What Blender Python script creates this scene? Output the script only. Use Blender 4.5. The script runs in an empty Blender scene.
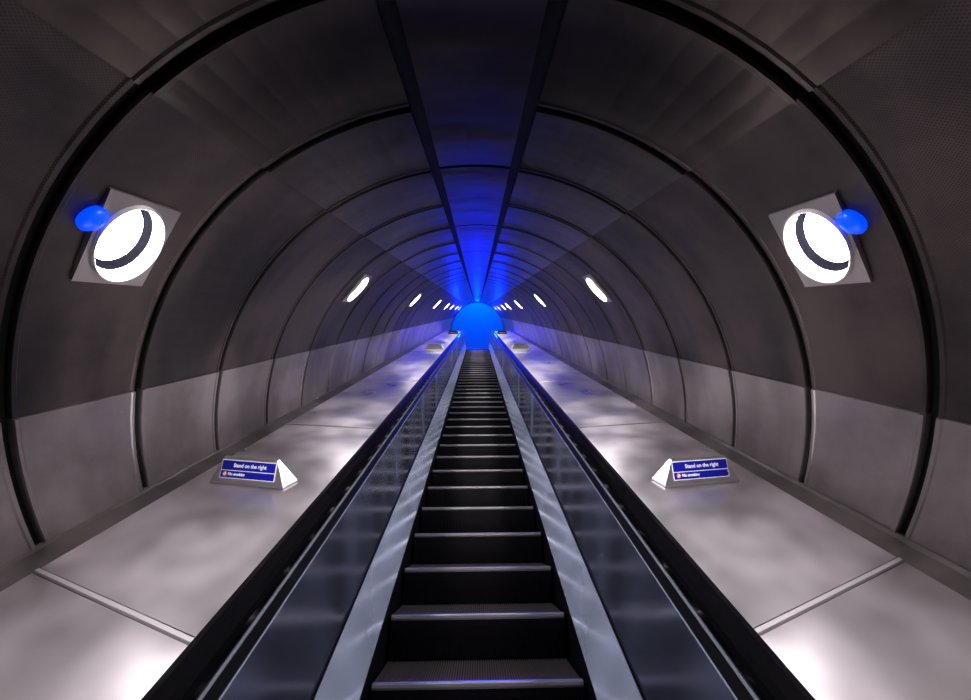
import bpy, bmesh, math, random
from mathutils import Vector, Matrix
random.seed(4)
C = bpy.context.scene.collection
SC = bpy.context.scene
# ------------------------------------------------------------------ camera
# Tunnel frame: x to the right, y square to the incline, s along the incline (30 degrees up).
INC = math.radians(30); CI, SI = math.cos(INC), math.sin(INC)
Z0 = 4.0
def T(x, y, s): return Vector((x, s*CI - y*SI, s*SI + y*CI + Z0))
def TD(x, y, s): return Vector((x, s*CI - y*SI, s*SI + y*CI))
PITCH, YAW = 0.0943, 0.0199
cd = bpy.data.cameras.new('camera'); cam = bpy.data.objects.new('camera', cd); C.objects.link(cam)
cd.sensor_fit = 'HORIZONTAL'; cd.sensor_width = 36; cd.lens = 36*400/971; cd.clip_start = .02; cd.clip_end = 200
fw = TD(math.sin(YAW)*math.cos(PITCH), -math.sin(PITCH), math.cos(YAW)*math.cos(PITCH))
rt = TD(math.cos(YAW), 0, -math.sin(YAW)); up = rt.cross(fw)
cam.matrix_world = Matrix(((rt.x, up.x, -fw.x, 0), (rt.y, up.y, -fw.y, 0), (rt.z, up.z, -fw.z, Z0), (0, 0, 0, 1)))
SC.camera = cam
# ------------------------------------------------------------------ world, exposure
w = bpy.data.worlds.new('world'); SC.world = w; w.use_nodes = True
w.node_tree.nodes['Background'].inputs[0].default_value = (0, 0, 0, 1)
vs = SC.view_settings; vs.view_transform = 'Standard'; vs.look = 'None'; vs.gamma = 1; vs.exposure = 0.0
vs.use_curve_mapping = False
LAMP_E = 440.0            # diffusers of the wall lamps
BLUE_HALL = 620.0       # blue floodlights over the upper landing
BLUE_SPOT = 260.0        # blue lamp at the tunnel mouth and the fill spots added beside it
BLUE = (0.0, 0.12, 1.0)
# ------------------------------------------------------------------ materials
def mat(name, col, rough=.5, metal=0.0, emit=None, es=0, build=None, spec=.5, aniso=0):
    m = bpy.data.materials.new(name); m.use_nodes = True
    nt = m.node_tree; b = nt.nodes['Principled BSDF']
    b.inputs['Base Color'].default_value = (*col, 1); b.inputs['Roughness'].default_value = rough
    b.inputs['Metallic'].default_value = metal; b.inputs['Specular IOR Level'].default_value = spec
    b.inputs['Anisotropic'].default_value = aniso
    if emit: b.inputs['Emission Color'].default_value = (*emit, 1); b.inputs['Emission Strength'].default_value = es
    if build: build(nt, b)
    return m
def N(nt, t, **k):
    n = nt.nodes.new(t)
    for a, v in k.items(): setattr(n, a, v)
    return n
def L(nt, a, b): nt.links.new(a, b)
def noise_tex(nt, scale, detail=4, rough=.6, stretch=(1, 1, 1), coord='UV'):
    tc = N(nt, 'ShaderNodeTexCoord'); mp = N(nt, 'ShaderNodeMapping'); mp.inputs['Scale'].default_value = stretch
    nz = N(nt, 'ShaderNodeTexNoise'); nz.inputs['Scale'].default_value = scale; nz.inputs['Detail'].default_value = detail
    nz.inputs['Roughness'].default_value = rough
    L(nt, tc.outputs[coord], mp.inputs[0]); L(nt, mp.outputs[0], nz.inputs[0]); return nz
def ramp(nt, src, stops):
    r = N(nt, 'ShaderNodeValToRGB'); e = r.color_ramp.elements
    while len(e) < len(stops): e.new(.5)
    for i, (p, c) in enumerate(stops):
        e[i].position = p; e[i].color = (*c, 1) if not isinstance(c, (int, float)) else (c, c, c, 1)
    L(nt, src, r.inputs[0]); return r
def bump(nt, b, src, st, dist):
    bp = N(nt, 'ShaderNodeBump'); bp.inputs['Strength'].default_value = st; bp.inputs['Distance'].default_value = dist
    L(nt, src, bp.inputs['Height'])
    n = b.inputs['Normal']
    if n.is_linked: L(nt, n.links[0].from_socket, bp.inputs['Normal'])
    L(nt, bp.outputs[0], n)
def steel(col, r0, r1, big=.5, stretch=(1, 1, 1), stain_or_band=.75, dist=.02, st=.5, fine=.15, det=5):
    def f(nt, b):
        n1 = noise_tex(nt, 2.2, det, .6, stretch); n2 = noise_tex(nt, 1.3, 1, .4, stretch)
        n3 = noise_tex(nt, 60, 3, .7, (1, .04, 1))
        L(nt, ramp(nt, n1.outputs[0], [(.3, r0), (.7, r1)]).outputs[0], b.inputs['Roughness'])
        L(nt, ramp(nt, n1.outputs[0], [(.3, tuple(c*stain_or_band for c in col)), (.62, col)]).outputs[0], b.inputs['Base Color'])
        bump(nt, b, n2.outputs[0], st, dist*big*4); bump(nt, b, n3.outputs[0], fine, .002)
    return f
M = {}
M['deck'] = mat('brushed_steel_deck', (.6, .58, .6), .36, .85, build=steel((.74, .70, .73), .27, .42, .8, stain_or_band=.5, det=2))
M['inner_deck'] = mat('brushed_steel_inner_decking', (.5, .53, .6), .3, .7, build=steel((.66, .76, 1.0), .15, .25, .02, (1.6, .04, 1), .85, fine=.006, det=1))  # bands across the run put reflected highlights into the colour
M['balustrade'] = mat('blue_grey_steel_balustrade', (.2, .23, .3), .2, .9, build=steel((.30, .34, .52), .14, .3, .02, (.9, .12, 1), .4, fine=.02, det=1))
M['bright'] = mat('polished_steel', (.72, .78, .95), .2, .75)
M['strip'] = mat('light_cover_strip', (.5, .48, .5), .35, .6)
M['rubber'] = mat('black_handrail_rubber', (.0015, .0015, .002), .1, spec=.1)
M['black'] = mat('black_metal', (.0015, .0015, .002), .5, spec=.08)
M['gasket'] = mat('black_joint_gasket', (.002, .002, .002), .6, spec=.05)
def panel_paint(col, dark, pf=False, spots=.5):
    def f(nt, b):
        n1 = noise_tex(nt, 1.6, 6, .62, (1, .8, 1)); n2 = noise_tex(nt, .9, 3, .5, (2.5, .6, 1))
        mx = N(nt, 'ShaderNodeMath', operation='MULTIPLY'); L(nt, n1.outputs[0], mx.inputs[0]); L(nt, n2.outputs[0], mx.inputs[1])
        cr = ramp(nt, mx.outputs[0], [(.17, dark), (.33, col)])
        out = cr.outputs[0]
        if pf:
            tc = N(nt, 'ShaderNodeTexCoord'); sp = N(nt, 'ShaderNodeSeparateXYZ'); L(nt, tc.outputs['UV'], sp.inputs[0])
            def dots(sock, k):
                a = N(nt, 'ShaderNodeMath', operation='MULTIPLY'); a.inputs[1].default_value = k; L(nt, sock, a.inputs[0])
                s = N(nt, 'ShaderNodeMath', operation='SINE'); L(nt, a.outputs[0], s.inputs[0]); return s
            a, c = dots(sp.outputs[0], 2*math.pi/.0085), dots(sp.outputs[1], 2*math.pi/.0085)
            m2 = N(nt, 'ShaderNodeMath', operation='MULTIPLY'); L(nt, a.outputs[0], m2.inputs[0]); L(nt, c.outputs[0], m2.inputs[1])
            hole = ramp(nt, m2.outputs[0], [(.1, 1.0), (.6, .35)])
            mm = N(nt, 'ShaderNodeMix', data_type='RGBA', blend_type='MULTIPLY'); mm.inputs[0].default_value = 1
            L(nt, out, mm.inputs[6]); L(nt, hole.outputs[0], mm.inputs[7]); out = mm.outputs[2]
        L(nt, out, b.inputs['Base Color'])
        bump(nt, b, n2.outputs[0], .35, .03)
    return f
M['smooth_panel'] = mat('smooth_grey_panel', (.3, .27, .27), .34, .75, build=panel_paint((.33, .30, .305), (.16, .14, .145)))
M['perf_panel'] = mat('perforated_brown_panel', (.1, .08, .075), .48, .6, build=panel_paint((.088, .066, .062), (.007, .005, .006), True))
M['ceil_panel'] = mat('ceiling_panel', (.2, .18, .17), .28, .85, build=panel_paint((.08, .063, .056), (.016, .012, .012)))
M['skirting'] = mat('dull_skirting', (.16, .145, .14), .45, .6, build=panel_paint((.14, .125, .12), (.06, .05, .05)))
M['lamp_white'] = mat('white_lamp_housing', (.85, .83, .84), .3)
M['lamp_gap'] = mat('dark_lamp_gap', (.0004, .0004, .0006), .6, spec=0)
M['diffuser'] = mat('lit_opal_diffuser', (.9, .9, .9), .4, emit=(1, .93, .95), es=LAMP_E)
M['plate'] = mat('grey_mounting_plate', (.34, .31, .31), .4, .7)
M['glow_blue'] = mat('blue_glow', (0, .05, .9), .3, emit=(0, .03, 1), es=2.2)  # self-lit dome added for the blue glow beside the nearest lamps
M['sign_metal'] = mat('satin_aluminium', (.55, .52, .56), .28, .9)
M['sign_white'] = mat('white_sign_body', (.9, .9, .92), .4)
M['sign_blue'] = mat('blue_sign_face', (.004, .006, .26), .4, spec=.3)
M['white'] = mat('white_lettering', (.85, .85, .88), .4)
M['red'] = mat('red_ring', (.75, .07, .06), .4)
M['hall'] = mat('blue_hall_plaster', (.12, .5, .95), .6)
M['step'] = mat('black_step_riser', (.002, .0015, .003), .4, .0, spec=.12)
M['tread'] = mat('worn_step_tread', (.12, .1, .11), .42, .8)
M['nosing'] = mat('worn_metal_nosing', (.5, .48, .5), .32, .9)
# ------------------------------------------------------------------ helpers
def link(name, me, parent=None, m=None, smooth=False):
    o = bpy.data.objects.new(name, me); C.objects.link(o)
    if m: me.materials.append(m)
    if parent: o.parent = parent
    if smooth:
        for p in me.polygons: p.use_smooth = True
    return o
def mesh(verts, faces, uvs=None):
    me = bpy.data.meshes.new('mesh'); me.from_pydata([tuple(v) for v in verts], [], faces)
    if uvs:
        ul = me.uv_layers.new(name='uv')
        for l in me.loops: ul.data[l.index].uv = uvs[l.vertex_index]
    me.update(); return me
def fixnorm(me):
    bm = bmesh.new(); bm.from_mesh(me); bmesh.ops.recalc_face_normals(bm, faces=bm.faces); bm.to_mesh(me); bm.free(); return me
def empty(name, loc=(0, 0, 0), rot=None, label=None, cat=None, group=None, kind=None):
    o = bpy.data.objects.new(name, None); C.objects.link(o); o.empty_display_size = .1
    o.matrix_world = Matrix.Translation(loc) @ (rot.to_4x4() if rot else Matrix.Identity(4))
    if label: o['label'] = label
    if cat: o['category'] = cat
    if group: o['group'] = group
    if kind: o['kind'] = kind
    return o
class MB:
    def __init__(s): s.v = []; s.f = []
    def box(s, x0, x1, y0, y1, z0, z1):
        n = len(s.v); s.v += [(x, y, z) for z in (z0, z1) for y in (y0, y1) for x in (x0, x1)]
        s.f += [tuple(n+i for i in q) for q in ((0, 2, 3, 1), (4, 5, 7, 6), (0, 1, 5, 4), (2, 6, 7, 3), (0, 4, 6, 2), (1, 3, 7, 5))]
    def lathe(s, prof, n=40, closed=False, sx=0.0):
        b = len(s.v); k = len(prof)
        for i in range(n):
            a = 2*math.pi*i/n
            for r, z in prof: s.v.append((r*math.cos(a), r*math.sin(a), z))
        for i in range(n):
            for j in range(k if closed else k-1):
                a0, a1 = b+i*k+j, b+((i+1) % n)*k+j; j1 = (j+1) % k-j
                s.f.append((a0, a1, a1+j1, a0+j1))
        if not closed and prof[-1][0] < 1e-5: pass
    def mesh(s): return fixnorm(mesh(s.v, s.f))
# sweep of a closed profile [(x, y)] along the escalator: straight up the incline, then level on the landing
S_BEND = 18.8
def sweep(prof, s0, s1, tail=0.0, step=None, inset=None, skew=0.0):
    yref = -1.72; ps = []
    n = max(1, int((s1-s0)/(step or 1.0)))
    for i in range(n+1): ps.append(('i', s0+(s1-s0)*i/n))
    if tail > 0: ps.append(('t', tail))
    V = []; UV = []; F = []; k = len(prof)
    per = [0]
    for j in range(k): per.append(per[-1]+math.dist(prof[j], prof[(j+1) % k]))
    for typ, s in ps:
        for j, (x, y) in enumerate(prof):
            h = y-yref
            if typ == 'i':
                ss = s + skew*(abs(x)-1.1)
                if tail > 0 and s == s1: ss = s1 + h*math.tan(INC/2)   # mitre
                p = T(x, y, ss)
            else:
                base = T(x, yref, s1); p = Vector((x, base.y + s, base.z + h))
            V.append(p); UV.append((s if typ == 'i' else s1+s, per[j]))
    for i in range(len(ps)-1):
        for j in range(k): a = i*k+j; b = i*k+(j+1) % k; F.append((a, b, b+k, a+k))
    F.append(tuple(range(k))); F.append(tuple((len(ps)-1)*k+j for j in range(k))[::-1])
    return fixnorm(mesh(V, F, UV))
def quadbox(x0, x1, y0, y1): return [(x0, y0), (x1, y0), (x1, y1), (x0, y1)]
def mir(prof, sd): return [(sd*x, y) for x, y in prof]
# ------------------------------------------------------------------ tunnel lining
EW, EH, ECX, ECY, LEAN = 1.7, 2.0727, .005, -1.4355, .4018
tl = math.tan(LEAN)
def lining(t, deg, out=0.0):
    a = math.radians(deg); x = ECX+EW*math.cos(a); y = ECY+EH*math.sin(a)
    nx, ny = math.cos(a)/EW, math.sin(a)/EH; q = math.hypot(nx, ny); nx /= q; ny /= q
    return T(x+nx*out, y+ny*out, t - (ECY+EH*math.sin(a))*tl)
RINGS = [-2.0, -1.35, -.75, -.2, .3, .72, 1.08, 1.5555, 2.0981, 2.685, 3.295, 3.942, 4.6, 5.27, 5.97]
while RINGS[-1] < 25.0: RINGS.append(RINGS[-1]+.665)
def gapw(t): return .014 if t < 2 else (.012 if t < 4 else .010)
def panel(name, t0, t1, d0, d1, m, parent, off=0.0, edge=True, hole=None):
    g0, g1 = gapw(t0), gapw(t1)
    if edge:
        a = [(t0+g0, .03), (t0+g0+.001, .003), (t0+g0+.004, -.004), (t0+g0+.016, -.004), (t0+g0+.021, 0)]
        z = [(t1-g1, .03), (t1-g1-.001, .003), (t1-g1-.004, -.004), (t1-g1-.016, -.004), (t1-g1-.021, 0)]
    else: a = [(t0+g0, .03), (t0+g0+.002, 0)]; z = [(t1-g1, .03), (t1-g1-.002, 0)]
    mid = []
    if hole: mid = [(hole[0]+.2*(i/40-.5)*2, 0) for i in range(41)]; mid = [q for q in mid if a[-1][0]+.004 < q[0] < z[-1][0]-.004]
    prof = a+mid+z[::-1]
    n = max(2, int(abs(d1-d0)/(.3 if hole else 2))); V = []; UV = []; F = []; k = len(prof)
    dl = [d0]+[d0+(d1-d0)*i/n for i in range(n+1)]+[d1]
    for i, d in enumerate(dl):
        for t, o in prof:
            oo = .03 if i in (0, len(dl)-1) else o+off
            V.append(lining(t, d, oo)); UV.append((t, math.radians(d)*1.85))
    for i in range(len(dl)-1):
        for j in range(k-1):
            a_ = i*k+j
            if hole and abs((UV[a_][0]+UV[a_+1][0])/2-hole[0]) < .125 and abs((UV[a_][1]+UV[a_+k][1])/2-math.radians(hole[1])*1.85)/1.85*HS < .15:
                tt = (UV[a_][0]+UV[a_+1][0])/2-hole[0]; aa = ((UV[a_][1]+UV[a_+k][1])/2/1.85-math.radians(hole[1]))*HS
                if (tt/.108)**2+(aa/.143)**2 < 1: continue
            F.append((a_, a_+k, a_+k+1, a_+1))
    o = link(name, fixnorm(mesh(V, F, UV)), parent, m)
    for p in o.data.polygons: p.use_smooth = False
    return o
def strip(name, t0, t1, d0, d1, parent, out=.02, thick=.02, m=None):
    n = max(2, int(abs(d1-d0)/2)); V = []; F = []
    for i in range(n+1):
        d = d0+(d1-d0)*i/n
        for t, o in ((t0, out), (t1, out), (t1, out+thick), (t0, out+thick)): V.append(lining(t, d, o))
    for i in range(n):
        for j in range(4): a = i*4+j; b = i*4+(j+1) % 4; F.append((a, b, b+4, a+4))
    F += [(0, 1, 2, 3), (n*4+3, n*4+2, n*4+1, n*4)]
    return link(name, fixnorm(mesh(V, F)), parent, m or M['gasket'])
HS = 1.85
LS = [1.228, 3.49, 6.67, 9.96, 13.2, 16.5, 19.8, 23.1]; LY = .203
for q_ in range(3, 8):     # the far lamps sit in the middle of a lining panel
    tt_ = LS[q_]+LY*tl; i_ = max(i for i in range(len(RINGS)-1) if RINGS[i] <= tt_); LS[q_] = (RINGS[i_]+RINGS[i_+1])/2-LY*tl
LT = [q+LY*tl for q in LS]; LD = math.degrees(math.asin((LY-ECY)/EH))
D_BASE, D_LOW, D_UP, D_SEAM = 15.9, 32.2, 66.1, 84.3
D_C = 84.9
wl = empty('wall_left', T(-1.6, -.9, 0), kind='structure'); wr = empty('wall_right', T(1.6, -.9, 0), kind='structure')
ce = empty('ceiling', T(0, .6, 0), kind='structure')
def keep(o, parent):           # parent without moving the world-space mesh
    o.parent = parent; o.matrix_parent_inverse = parent.matrix_world.inverted()
def K(o, parent): keep(o, parent); return o
bpy.context.view_layer.update()
for i in range(len(RINGS)-1):
    t0, t1 = RINGS[i], RINGS[i+1]
    ed = t0 < 8
    hl = [q for q in LT if t0 < q < t1]
    for sd, wo in ((1, wr), (-1, wl)):
        A = lambda d: d if sd > 0 else 180-d
        lo = D_BASE if t0 < 17.6 else -25
        K(panel('smooth_panel', t0, t1, A(lo), A(D_LOW), M['smooth_panel'], None, 0, ed), wo)
        K(panel('perforated_panel', t0, t1, A(D_LOW), A(D_UP), M['perf_panel'], None, .007, ed, (hl[0], A(LD)) if hl else None), wo)
        K(panel('ceiling_panel', t0, t1, A(D_UP), 83.9 if sd > 0 else 97.1, M['ceil_panel'], None, 0, ed), ce)
        K(strip('joint_gasket', t0-.03, t0+.03, A(lo), A(D_UP), None), wo)
        K(strip('joint_gasket', t0-.03, t0+.03, A(D_UP), A(88.5), None), ce)
for i in range(0, len(RINGS)-2, 2):
    K(panel('centre_panel', RINGS[i], RINGS[i+2], 85.3, 95.7, M['ceil_panel'], None, .004, False), ce)
for d in (84.6, 96.4):
    V = []; F = []; ts = [RINGS[0]+(RINGS[-1]-RINGS[0])*q/20 for q in range(21)]
    for t in ts:
        for dd, o in ((d-1.0, .012), (d+1.0, .012), (d+1.0, .05), (d-1.0, .05)): V.append(lining(t, dd, o))
    for q in range(20):
        for j in range(4): a = q*4+j; b = q*4+(j+1) % 4; F.append((a, b, b+4, a+4))
    K(link('seam_channel', fixnorm(mesh(V, F)), None, M['gasket']), ce)
# shell behind the lining (the concrete the panels hang on)
V = []; F = []; dl = [-30+240*i/60 for i in range(61)]
for t in (RINGS[0], RINGS[-1]):
    for o in (.12, .3):
        for d in dl: V.append(lining(t, d, o))
n = 61
for q in range(60):
    F += [(q, q+1, 2*n+q+1, 2*n+q), (n+q, n+q+1, 3*n+q+1, 3*n+q), (q, q+1, n+q+1, n+q), (2*n+q, 2*n+q+1, 3*n+q+1, 3*n+q)]
sh = link('wall_shell', fixnorm(mesh(V, F)), None, M['black']); sh['kind'] = 'structure'
for sd, nm in ((-1, 'baseboard_left'), (1, 'baseboard_right')):
    prof = [(1.66, -.862), (1.632, -.858), (1.618, -.872), (1.53, -.893), (1.53, -.93), (1.66, -.93)]
    o = link(nm, sweep(mir(prof, sd), -1.9, S_BEND), None, M['skirting']); o['kind'] = 'structure'
    # thin black reveal line above is the gap left to the lining
# portal ring, hall beyond
V = []; F = []; dl = [-20+220*i/70 for i in range(71)]
tE = RINGS[-1]
for d in dl:
    for t, o in ((tE-.05, -.05), (tE+.12, -.05), (tE+.12, .3), (tE-.05, .3)): V.append(lining(t, d, o))
for q in range(70):
    for j in range(4): a = q*4+j; b = q*4+(j+1) % 4; F.append((a, b, b+4, a+4))
po = link('trim_1', fixnorm(mesh(V, F)), None, M['hall']); po['kind'] = 'structure'
pL = T(0, -1.72, S_BEND); ZL = pL.z
def boxobj(name, x0, x1, y0, y1, z0, z1, m, kind='structure'):
    b = MB(); b.box(x0, x1, y0, y1, z0, z1); o = link(name, b.mesh(), None, m); o['kind'] = kind; return o
YE = T(0, 0, tE).y
boxobj('floor', -4, 4, pL.y+1.2, YE+6, ZL-.2, ZL-.02, M['hall'])
boxobj('wall_back', -4, 4, YE+5, YE+5.2, ZL-.02, ZL+12, M['hall'])
# ------------------------------------------------------------------ blue light at the top
def lamp_obj(name, kind, loc, target, energy, size=1.0, col=BLUE, spot=None):
    ld = bpy.data.lights.new(name, kind); ld.energy = energy; ld.color = col
    if kind == 'AREA': ld.size = size
    else: ld.shadow_soft_size = size
    if spot: ld.spot_size = spot; ld.spot_blend = .6
    o = bpy.data.objects.new(name, ld); C.objects.link(o)
    d = Vector(target)-Vector(loc); o.matrix_world = Matrix.Translation(loc) @ d.to_track_quat('-Z', 'Y').to_matrix().to_4x4(); return o
lamp_obj('hall_floodlight', 'AREA', (0, YE+1.8, ZL+10.8), (0, YE+5, ZL+8.2), BLUE_HALL*1.15, 2.0)
sp = T(0, .25, tE-.4)
lamp_obj('portal_spot_and_fill', 'SPOT', sp, T(0, .2, 8), BLUE_SPOT*.4, .08, (0, .015, 1), math.radians(80))
lamp_obj('portal_spot_and_fill', 'SPOT', T(0, .1, tE-.2), T(0, -1.6, 11), BLUE_SPOT*4, .08, (0, .004, 1), math.radians(22))  # added fill with no lamp of its own, tints decking and steps blue
for sd in (-1, 1): lamp_obj('portal_spot_and_fill', 'SPOT', T(sd*.75, -.1, tE-.3), T(sd*.1, .25, 9), BLUE_SPOT*2, .06, (0, .008, 1), math.radians(60))  # pair of added fills, spreading blue over the sides of the ceiling
# ------------------------------------------------------------------ escalator
es = empty('escalator', T(0, -1.72, 0), label='long black-stepped escalator with steel sides rising up the middle of the tunnel', cat='escalator')
bpy.context.view_layer.update()
def E(name, me, m, smooth=False, parent=es):
    o = link(name, me, None, m, smooth); keep(o, parent); return o
S0 = -1.6
for sd in (-1, 1):
    # skirt, inner decking, balustrade panel, guide profiles, handrail
    E('skirt_panel', sweep(mir(quadbox(.512, .53, -2.1, -1.665), sd), S0, S_BEND, 2.0), M['black'])
    E('inner_decking', sweep(mir([(.512, -1.668), (.60, -1.385), (.63, -1.385), (.545, -1.68)], sd), S0, S_BEND, 2.0), M['inner_deck'])
    E('decking_bead', sweep(mir(quadbox(.590, .602, -1.386, -1.372), sd), S0, S_BEND, 2.0), M['black'])
    E('balustrade_panel', sweep(mir(quadbox(.598, .62, -1.372, -.895), sd), S0, S_BEND, 2.0), M['balustrade'])
    rail = E('handrail_guide', sweep(mir([(.598, -.895), (.70, -.895), (.70, -.87), (.655, -.862), (.655, -.835), (.622, -.835), (.622, -.872), (.598, -.885)], sd), S0, S_BEND, 2.0), M['black'])
    bpy.context.view_layer.update()
    E('bright_bead', sweep(mir([(.596, -.893), (.600, -.884), (.618, -.876), (.621, -.873), (.6225, -.876), (.600, -.893)], sd), S0, S_BEND, 2.0), M['bright'], parent=rail)
    E('bright_bead', sweep(mir(quadbox(.6215, .6255, -.868, -.855), sd), S0, S_BEND, 2.0), M['bright'], parent=rail)
    E('handrail', sweep(mir([(.618, -.848), (.612, -.835), (.612, -.815), (.620, -.803), (.640, -.797), (.680, -.797), (.702, -.803), (.712, -.815), (.712, -.835), (.706, -.848)], sd), S0, S_BEND, 2.0), M['rubber'])
    E('outer_channel', sweep(mir(quadbox(.70, .735, -.93, -.884), sd), S0, S_BEND, 2.0), M['black'])
# deck plates
decks = {-1: empty('steel_deck', T(-1.13, -.89, 0), label='brushed steel deck plates between the escalator and the left wall', cat='deck'),
         1: empty('steel_deck', T(1.13, -.89, 0), label='brushed steel deck plates between the escalator and the right wall', cat='deck')}
bpy.context.view_layer.update()
JO = [-.85, 1.17, 3.08, 5.1, 7.1, 9.1, 11.1, 13.2, 15.3, 17.2, S_BEND-.02]
SK = [.42, .42, .20, .05, 0, 0, 0, 0, 0, 0, 0]
for sd in (-1, 1):
    for i in range(len(JO)-1):
        a, b = JO[i]+.014, JO[i+1]-.014
        n = 8; V = []; UV = []; F = []
        for q in range(n+1):
            f = q/n; s = a+(b-a)*f; sk = SK[i]*(1-f)+SK[i+1]*f
            for x, y in ((.737, -.888), (1.13, -.889), (1.527, -.890), (1.527, -.92), (.737, -.92)):
                V.append(T(sd*x, y, s+sk*(x-1.13))); UV.append((s, x))
        for q in range(n):
            for j in range(5): k0 = q*5+j; k1 = q*5+(j+1) % 5; F.append((k0, k1, k1+5, k0+5))
        F += [(0, 1, 2, 3, 4), tuple(n*5+j for j in range(5))[::-1]]
        dk = E('deck_plate', fixnorm(mesh(V, F, UV)), M['deck'], parent=decks[sd]); bpy.context.view_layer.update()
        if i:
            V = []
            for ds, y in ((-.010, -.892), (-.007, -.884), (.007, -.884), (.010, -.892)):
                for x in (.739, 1.525): V.append(T(sd*x, y, JO[i]+ds+SK[i]*(x-1.13)))
            j = E('cover_strip', fixnorm(mesh(V, [(0, 1, 3, 2), (2, 3, 5, 4), (4, 5, 7, 6), (0, 2, 4, 6), (1, 7, 5, 3), (0, 6, 7, 1)])), M['strip'], parent=dk)
# steps (world-level treads)
PIT = .422; TD_ = PIT*CI; RH = PIT*SI
def rib_mesh():
    b = MB()
    n = 78; wdt = .98/n
    for i in range(n):
        x = -.49+wdt*i
        b.box(x, x+wdt*.45, .012, TD_-.004, -.012, 0)
    return b.mesh()
def body_mesh():
    b = MB(); b.box(-.495, .495, .006, TD_+.01, -.06, -.010); n = 78; wdt = .98/n
    # curved riser, ribbed
    k = 8; pr = []
    for i in range(k+1):
        f = i/k; pr.append((.006+.02*math.sin(f*math.pi*.5)*f, -.028-(RH-.03)*f))
    for i in range(k):
        (y0, z0), (y1, z1) = pr[i], pr[i+1]
        b.box(-.495, .495, y0+.006, y0+.03, z1, z0)
    for i in range(n):
        x = -.49+wdt*i; b.box(x, x+wdt*.45, .006, .02, -RH+.004, -.028)
    return b.mesh()
def nose_mesh():
    b = MB(); v = [(.0, -.026), (-.006, -.016), (-.006, -.004), (.0, .001), (.014, .002), (.014, -.026)]
    V = [(x, y, z) for x in (-.492, .492) for y, z in v]; k = 6
    F = [(i, (i+1) % k, (i+1) % k+k, i+k) for i in range(k)]+[tuple(range(k)), tuple(range(2*k-1, k-1, -1))]
    return fixnorm(mesh(V, F))
bm_, rm_, nm_ = body_mesh(), rib_mesh(), nose_mesh()
bm_.materials.append(M['step']); rm_.materials.append(M['tread']); nm_.materials.append(M['nosing'])
first = None
k = -5
while 1.715+PIT*k < S_BEND-.2:
    p = T(0, -1.72, 1.715+PIT*k); k += 1
    if first is None:
        so = link('step', bm_); nb = link('nosing', nm_, so); tr = link('tread', rm_, so); first = (so, nb, tr)
    else:
        so, nb, tr = (q.copy() for q in first)
        for q in (so, nb, tr): C.objects.link(q)
        nb.parent = so; tr.parent = so
    so.parent = es; so.location = p-es.location
E('comb_plate', sweep(quadbox(-.51, .51, -1.76, -1.72), S_BEND-.25, S_BEND, 2.0), M['step'])
E('truss_pan', sweep(quadbox(-.62, .62, -2.2, -2.14), S0, S_BEND), M['black'])
# ------------------------------------------------------------------ wall lamps
def ell(deg_side, y):
    a = math.asin((y-ECY)/EH); x = ECX+deg_side*EW*math.cos(a)
    nx, ny = math.cos(a)*deg_side/EW, math.sin(a)/EH; q = math.hypot(nx, ny); return x, -nx/q, -ny/q
LKX, LKY, LSH = .84, 1.12, -.36        # the lamps sit skewed like the lining rings
def skew(me, up):
    me = me.copy()
    for v in me.vertices: v.co = Vector((v.co.x*LKX + v.co.y*LKY*LSH*up, v.co.y*LKY, v.co.z))
    me.update(); return me
def frame_plate():
    # square plate with a round hole
    V = []; F = []; n = 48
    for i in range(n):
        t = 2*math.pi*i/n; c, q = math.cos(t), math.sin(t); k = .142/max(abs(c), abs(q))
        for z in (.008, -.012): V += [(.1255*c, .1255*q, z), (k*c, k*q, z)]
    for i in range(n):
        a = i*4; b = (i+1) % n*4
        F += [(a, a+1, b+1, b), (a+2, b+2, b+3, a+3), (a+1, a+3, b+3, b+1), (a, b, b+2, a+2)]
    return fixnorm(mesh(V, F))
def rim():
    b = MB(); b.lathe([(.114, -.020), (.1255, -.020), (.1285, .004), (.1285, .016), (.125, .020), (.121, .016), (.118, .004)], 64, True); return b.mesh()
def gapring():
    b = MB(); b.lathe([(.075, -.062), (.1175, -.062), (.1175, -.0225), (.115, -.0225), (.112, -.054), (.075, -.056)], 64, True); return b.mesh()
def dome():
    b = MB(); pr = [(.094, -.055)]+[(.0975*math.cos(t), -.044+.014*math.sin(t)) for t in [i*math.pi/2/9 for i in range(9)]]
    b.lathe(pr, 56); n = len(b.v); b.v.append((0, 0, -.030)); k = len(pr)
    for i in range(56): b.f.append((i*k+k-1, ((i+1) % 56)*k+k-1, n))
    return b.mesh()
def lens():  # dome shape of the added blue glow
    b = MB(); b.lathe([(.001, .0), (.028, .0), (.030, .012), (.022, .022), (.010, .027), (.0005, .028)], 24); return b.mesh()
meshes = dict(plate=frame_plate(), rim=rim(), gap=gapring(), dome=dome(), lens=lens())
for k_, m_ in (('plate', 'plate'), ('rim', 'lamp_white'), ('gap', 'lamp_gap'), ('dome', 'diffuser'), ('lens', 'glow_blue')):
    meshes[k_].materials.append(M[m_])
    if k_ != 'plate':
        for p in meshes[k_].polygons: p.use_smooth = k_ in ('dome', 'lens', 'rim')
skewed = {(k_, u_): (skew(m_, u_) if k_ != 'lens' else m_) for k_, m_ in meshes.items() for u_ in (1, -1)}
ORD = ['nearest the viewer, large and glaring', 'second up from the viewer', 'third up from the viewer', 'fourth up from the viewer',
       'fifth up from the viewer', 'sixth up from the viewer', 'seventh up, close to the blue arch', 'eighth and last, at the blue arch']
proto = None
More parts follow.
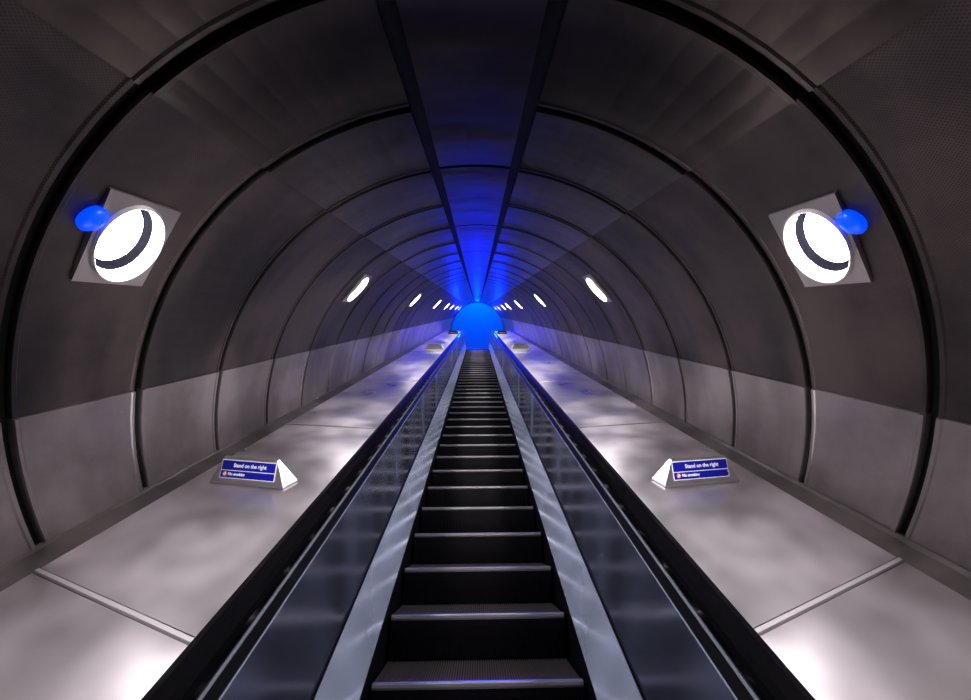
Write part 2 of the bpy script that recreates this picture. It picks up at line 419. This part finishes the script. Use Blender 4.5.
for sd, side in ((-1, 'left'), (1, 'right')):
    for i, s in enumerate(LS):
        y = LY; x, nx, ny = ell(sd, y)
        zax = TD(nx, ny, 0); xax = TD(0, 0, 1); yax = zax.cross(xax)
        rot = Matrix((xax, yax, zax)).transposed()
        o = empty('wall_lamp', T(x, y, s), rot, 'round white wall lamp on the %s wall, %s' % (side, ORD[i]), 'lamp', 'round lamps along the tunnel walls')
        up_sign = 1 if (yax.z > 0) else -1
        for nm, key in (('mounting_plate', 'plate'), ('rim', 'rim'), ('shadow_gap', 'gap'), ('diffuser', 'dome')):
            c = link(nm, skewed[(key, up_sign)], o)
        if i == 0:
            c = link('blue_glow', meshes['lens'], o); c.location = (-.150, .058*up_sign, -.004); c.scale = (1.05, 1.35, 1); c['label'] = 'small blue glow added beside the white lamp'
# ------------------------------------------------------------------ signs on the decks
def text_mesh(body, size, bold=0.0):
    cu = bpy.data.curves.new('txt', 'FONT'); cu.body = body; cu.size = size; cu.align_x = 'LEFT'; cu.align_y = 'CENTER'; cu.extrude = .0006; cu.offset = bold
    to = bpy.data.objects.new('txt', cu); C.objects.link(to); bpy.context.view_layer.update()
    me = bpy.data.meshes.new_from_object(to); bpy.data.objects.remove(to); bpy.data.curves.remove(cu); return me
def sign(x, s, yaw, label, dark=False, wdt=.43, pale=False):
    h = .128; B = wdt/2; R_ = B-.058; dp = .05
    # local: X across, Y along incline, Z off the deck
    X = TD(math.cos(yaw), 0, math.sin(yaw)); Z = TD(0, 1, 0); Y = Z.cross(X)
    o = empty('deck_sign', T(x, -.8865, s), Matrix((X, Y, Z)).transposed(), label, 'sign', 'small signs standing on the steel decks')
    v = [(-B, -dp, 0), (B, -dp, 0), (B+.01, dp, 0), (-B-.01, dp, 0), (-B, -dp, .008), (B, -dp, .008), (B+.01, dp, .008), (-B-.01, dp, .008),
         (-R_, -.008, h), (R_, -.008, h), (R_, .008, h), (-R_, .008, h)]
    f = [(0, 3, 2, 1), (0, 1, 5, 4), (1, 2, 6, 5), (2, 3, 7, 6), (3, 0, 4, 7), (4, 5, 9, 8), (5, 6, 10, 9), (6, 7, 11, 10), (7, 4, 8, 11), (8, 9, 10, 11)]
    bd = link('sign_body', fixnorm(mesh(v, f)), o, M['black'] if dark else M['sign_white' if pale else 'sign_metal'])
    if dark:
        b = MB(); b.box(-R_+.01, R_-.01, -.03, .03, .045, .07); st = link('grey_band', b.mesh(), o, M['plate']); st.location = (0, -.035, 0); return o
    # plane of the front face
    p0 = Vector((0, -dp, .008)); p1 = Vector((0, -.008, h)); up_ = (p1-p0).normalized(); nn = Vector((1, 0, 0)).cross(up_)
    if nn.y > 0: nn = -nn
    L_ = (p1-p0).length
    Fm = Matrix(((1, up_.x, nn.x, 0), (0, up_.y, nn.y, p0.y), (0, up_.z, nn.z, p0.z), (0, 0, 0, 1)))
    w0 = R_+.004
    def place(me, m, name, x, y, z, par=o):
        c = link(name, me, par, m); c.matrix_basis = Fm @ Matrix.Translation((x, y, z)); return c
    b = MB(); b.box(-w0, w0, .022, L_-.012, .0, .002); fr = place(b.mesh(), M['white'], 'white_border', 0, 0, 0)
    ym = .022+(L_-.034)*.43
    if pale:      # white face, blue words
        t = text_mesh('Stand on the right', .0285, .0016); place(t, M['sign_blue'], 'lettering', -.125, (ym+L_-.014)/2, .0026)
        t = text_mesh('No smoking', .020, .0006); place(t, M['sign_blue'], 'lettering', -.10, (ym+.026)/2, .0026)
        return o
    b = MB(); b.box(-w0+.004, w0-.004, .026, ym-.002, .0, .0032); b.box(-w0+.004, w0-.004, ym+.002, L_-.016, .0, .0032)
    place(b.mesh(), M['sign_blue'], 'blue_face', 0, 0, 0)
    t = text_mesh('Stand on the right', .0265, .0006); place(t, M['white'], 'lettering', -.088, (ym+L_-.014)/2, .0036)
    t = text_mesh('No smoking', .020, .0006); place(t, M['white'], 'lettering', -.112, (ym+.026)/2, .0036)
    b = MB(); b.lathe([(.0006, .0034), (.0118, .0034), (.0118, .0028), (.0006, .0028)], 24, True); place(b.mesh(), M['white'], 'symbol_disc', -.132, (ym+.026)/2, .0004)
    b = MB(); b.lathe([(.0085, .0034), (.0115, .0034), (.0115, .0046), (.0085, .0046)], 24, True)
    n0 = len(b.v); b.box(-.0095, .0095, -.0012, .0012, .0034, .0046)
    for q in range(n0, len(b.v)):
        a_, c_, z_ = b.v[q]; b.v[q] = ((a_-c_)*.7071, (a_+c_)*.7071*-1, z_)
    place(b.mesh(), M['red'], 'no_smoking_ring', -.132, (ym+.026)/2, .0004)
    return o
sign(-1.18, 2.05, math.radians(-12), 'blue Stand on the right sign in silver wedge on the left deck, nearer one')
sign(1.155, 2.02, math.radians(9), 'blue Stand on the right sign in silver wedge on the right deck, nearer one')
sign(-1.05, 9.75, math.radians(-5), 'small bright white and silver wedge sign with blue words far up the left deck', pale=True)
sign(1.05, 9.75, math.radians(5), 'small bright white and silver wedge sign with blue words far up the right deck', pale=True)
sign(-1.0, 16.4, 0, 'small dark wedge sign farthest up the left deck by the blue arch', True)
sign(1.0, 16.4, 0, 'small dark wedge sign farthest up the right deck by the blue arch', True)
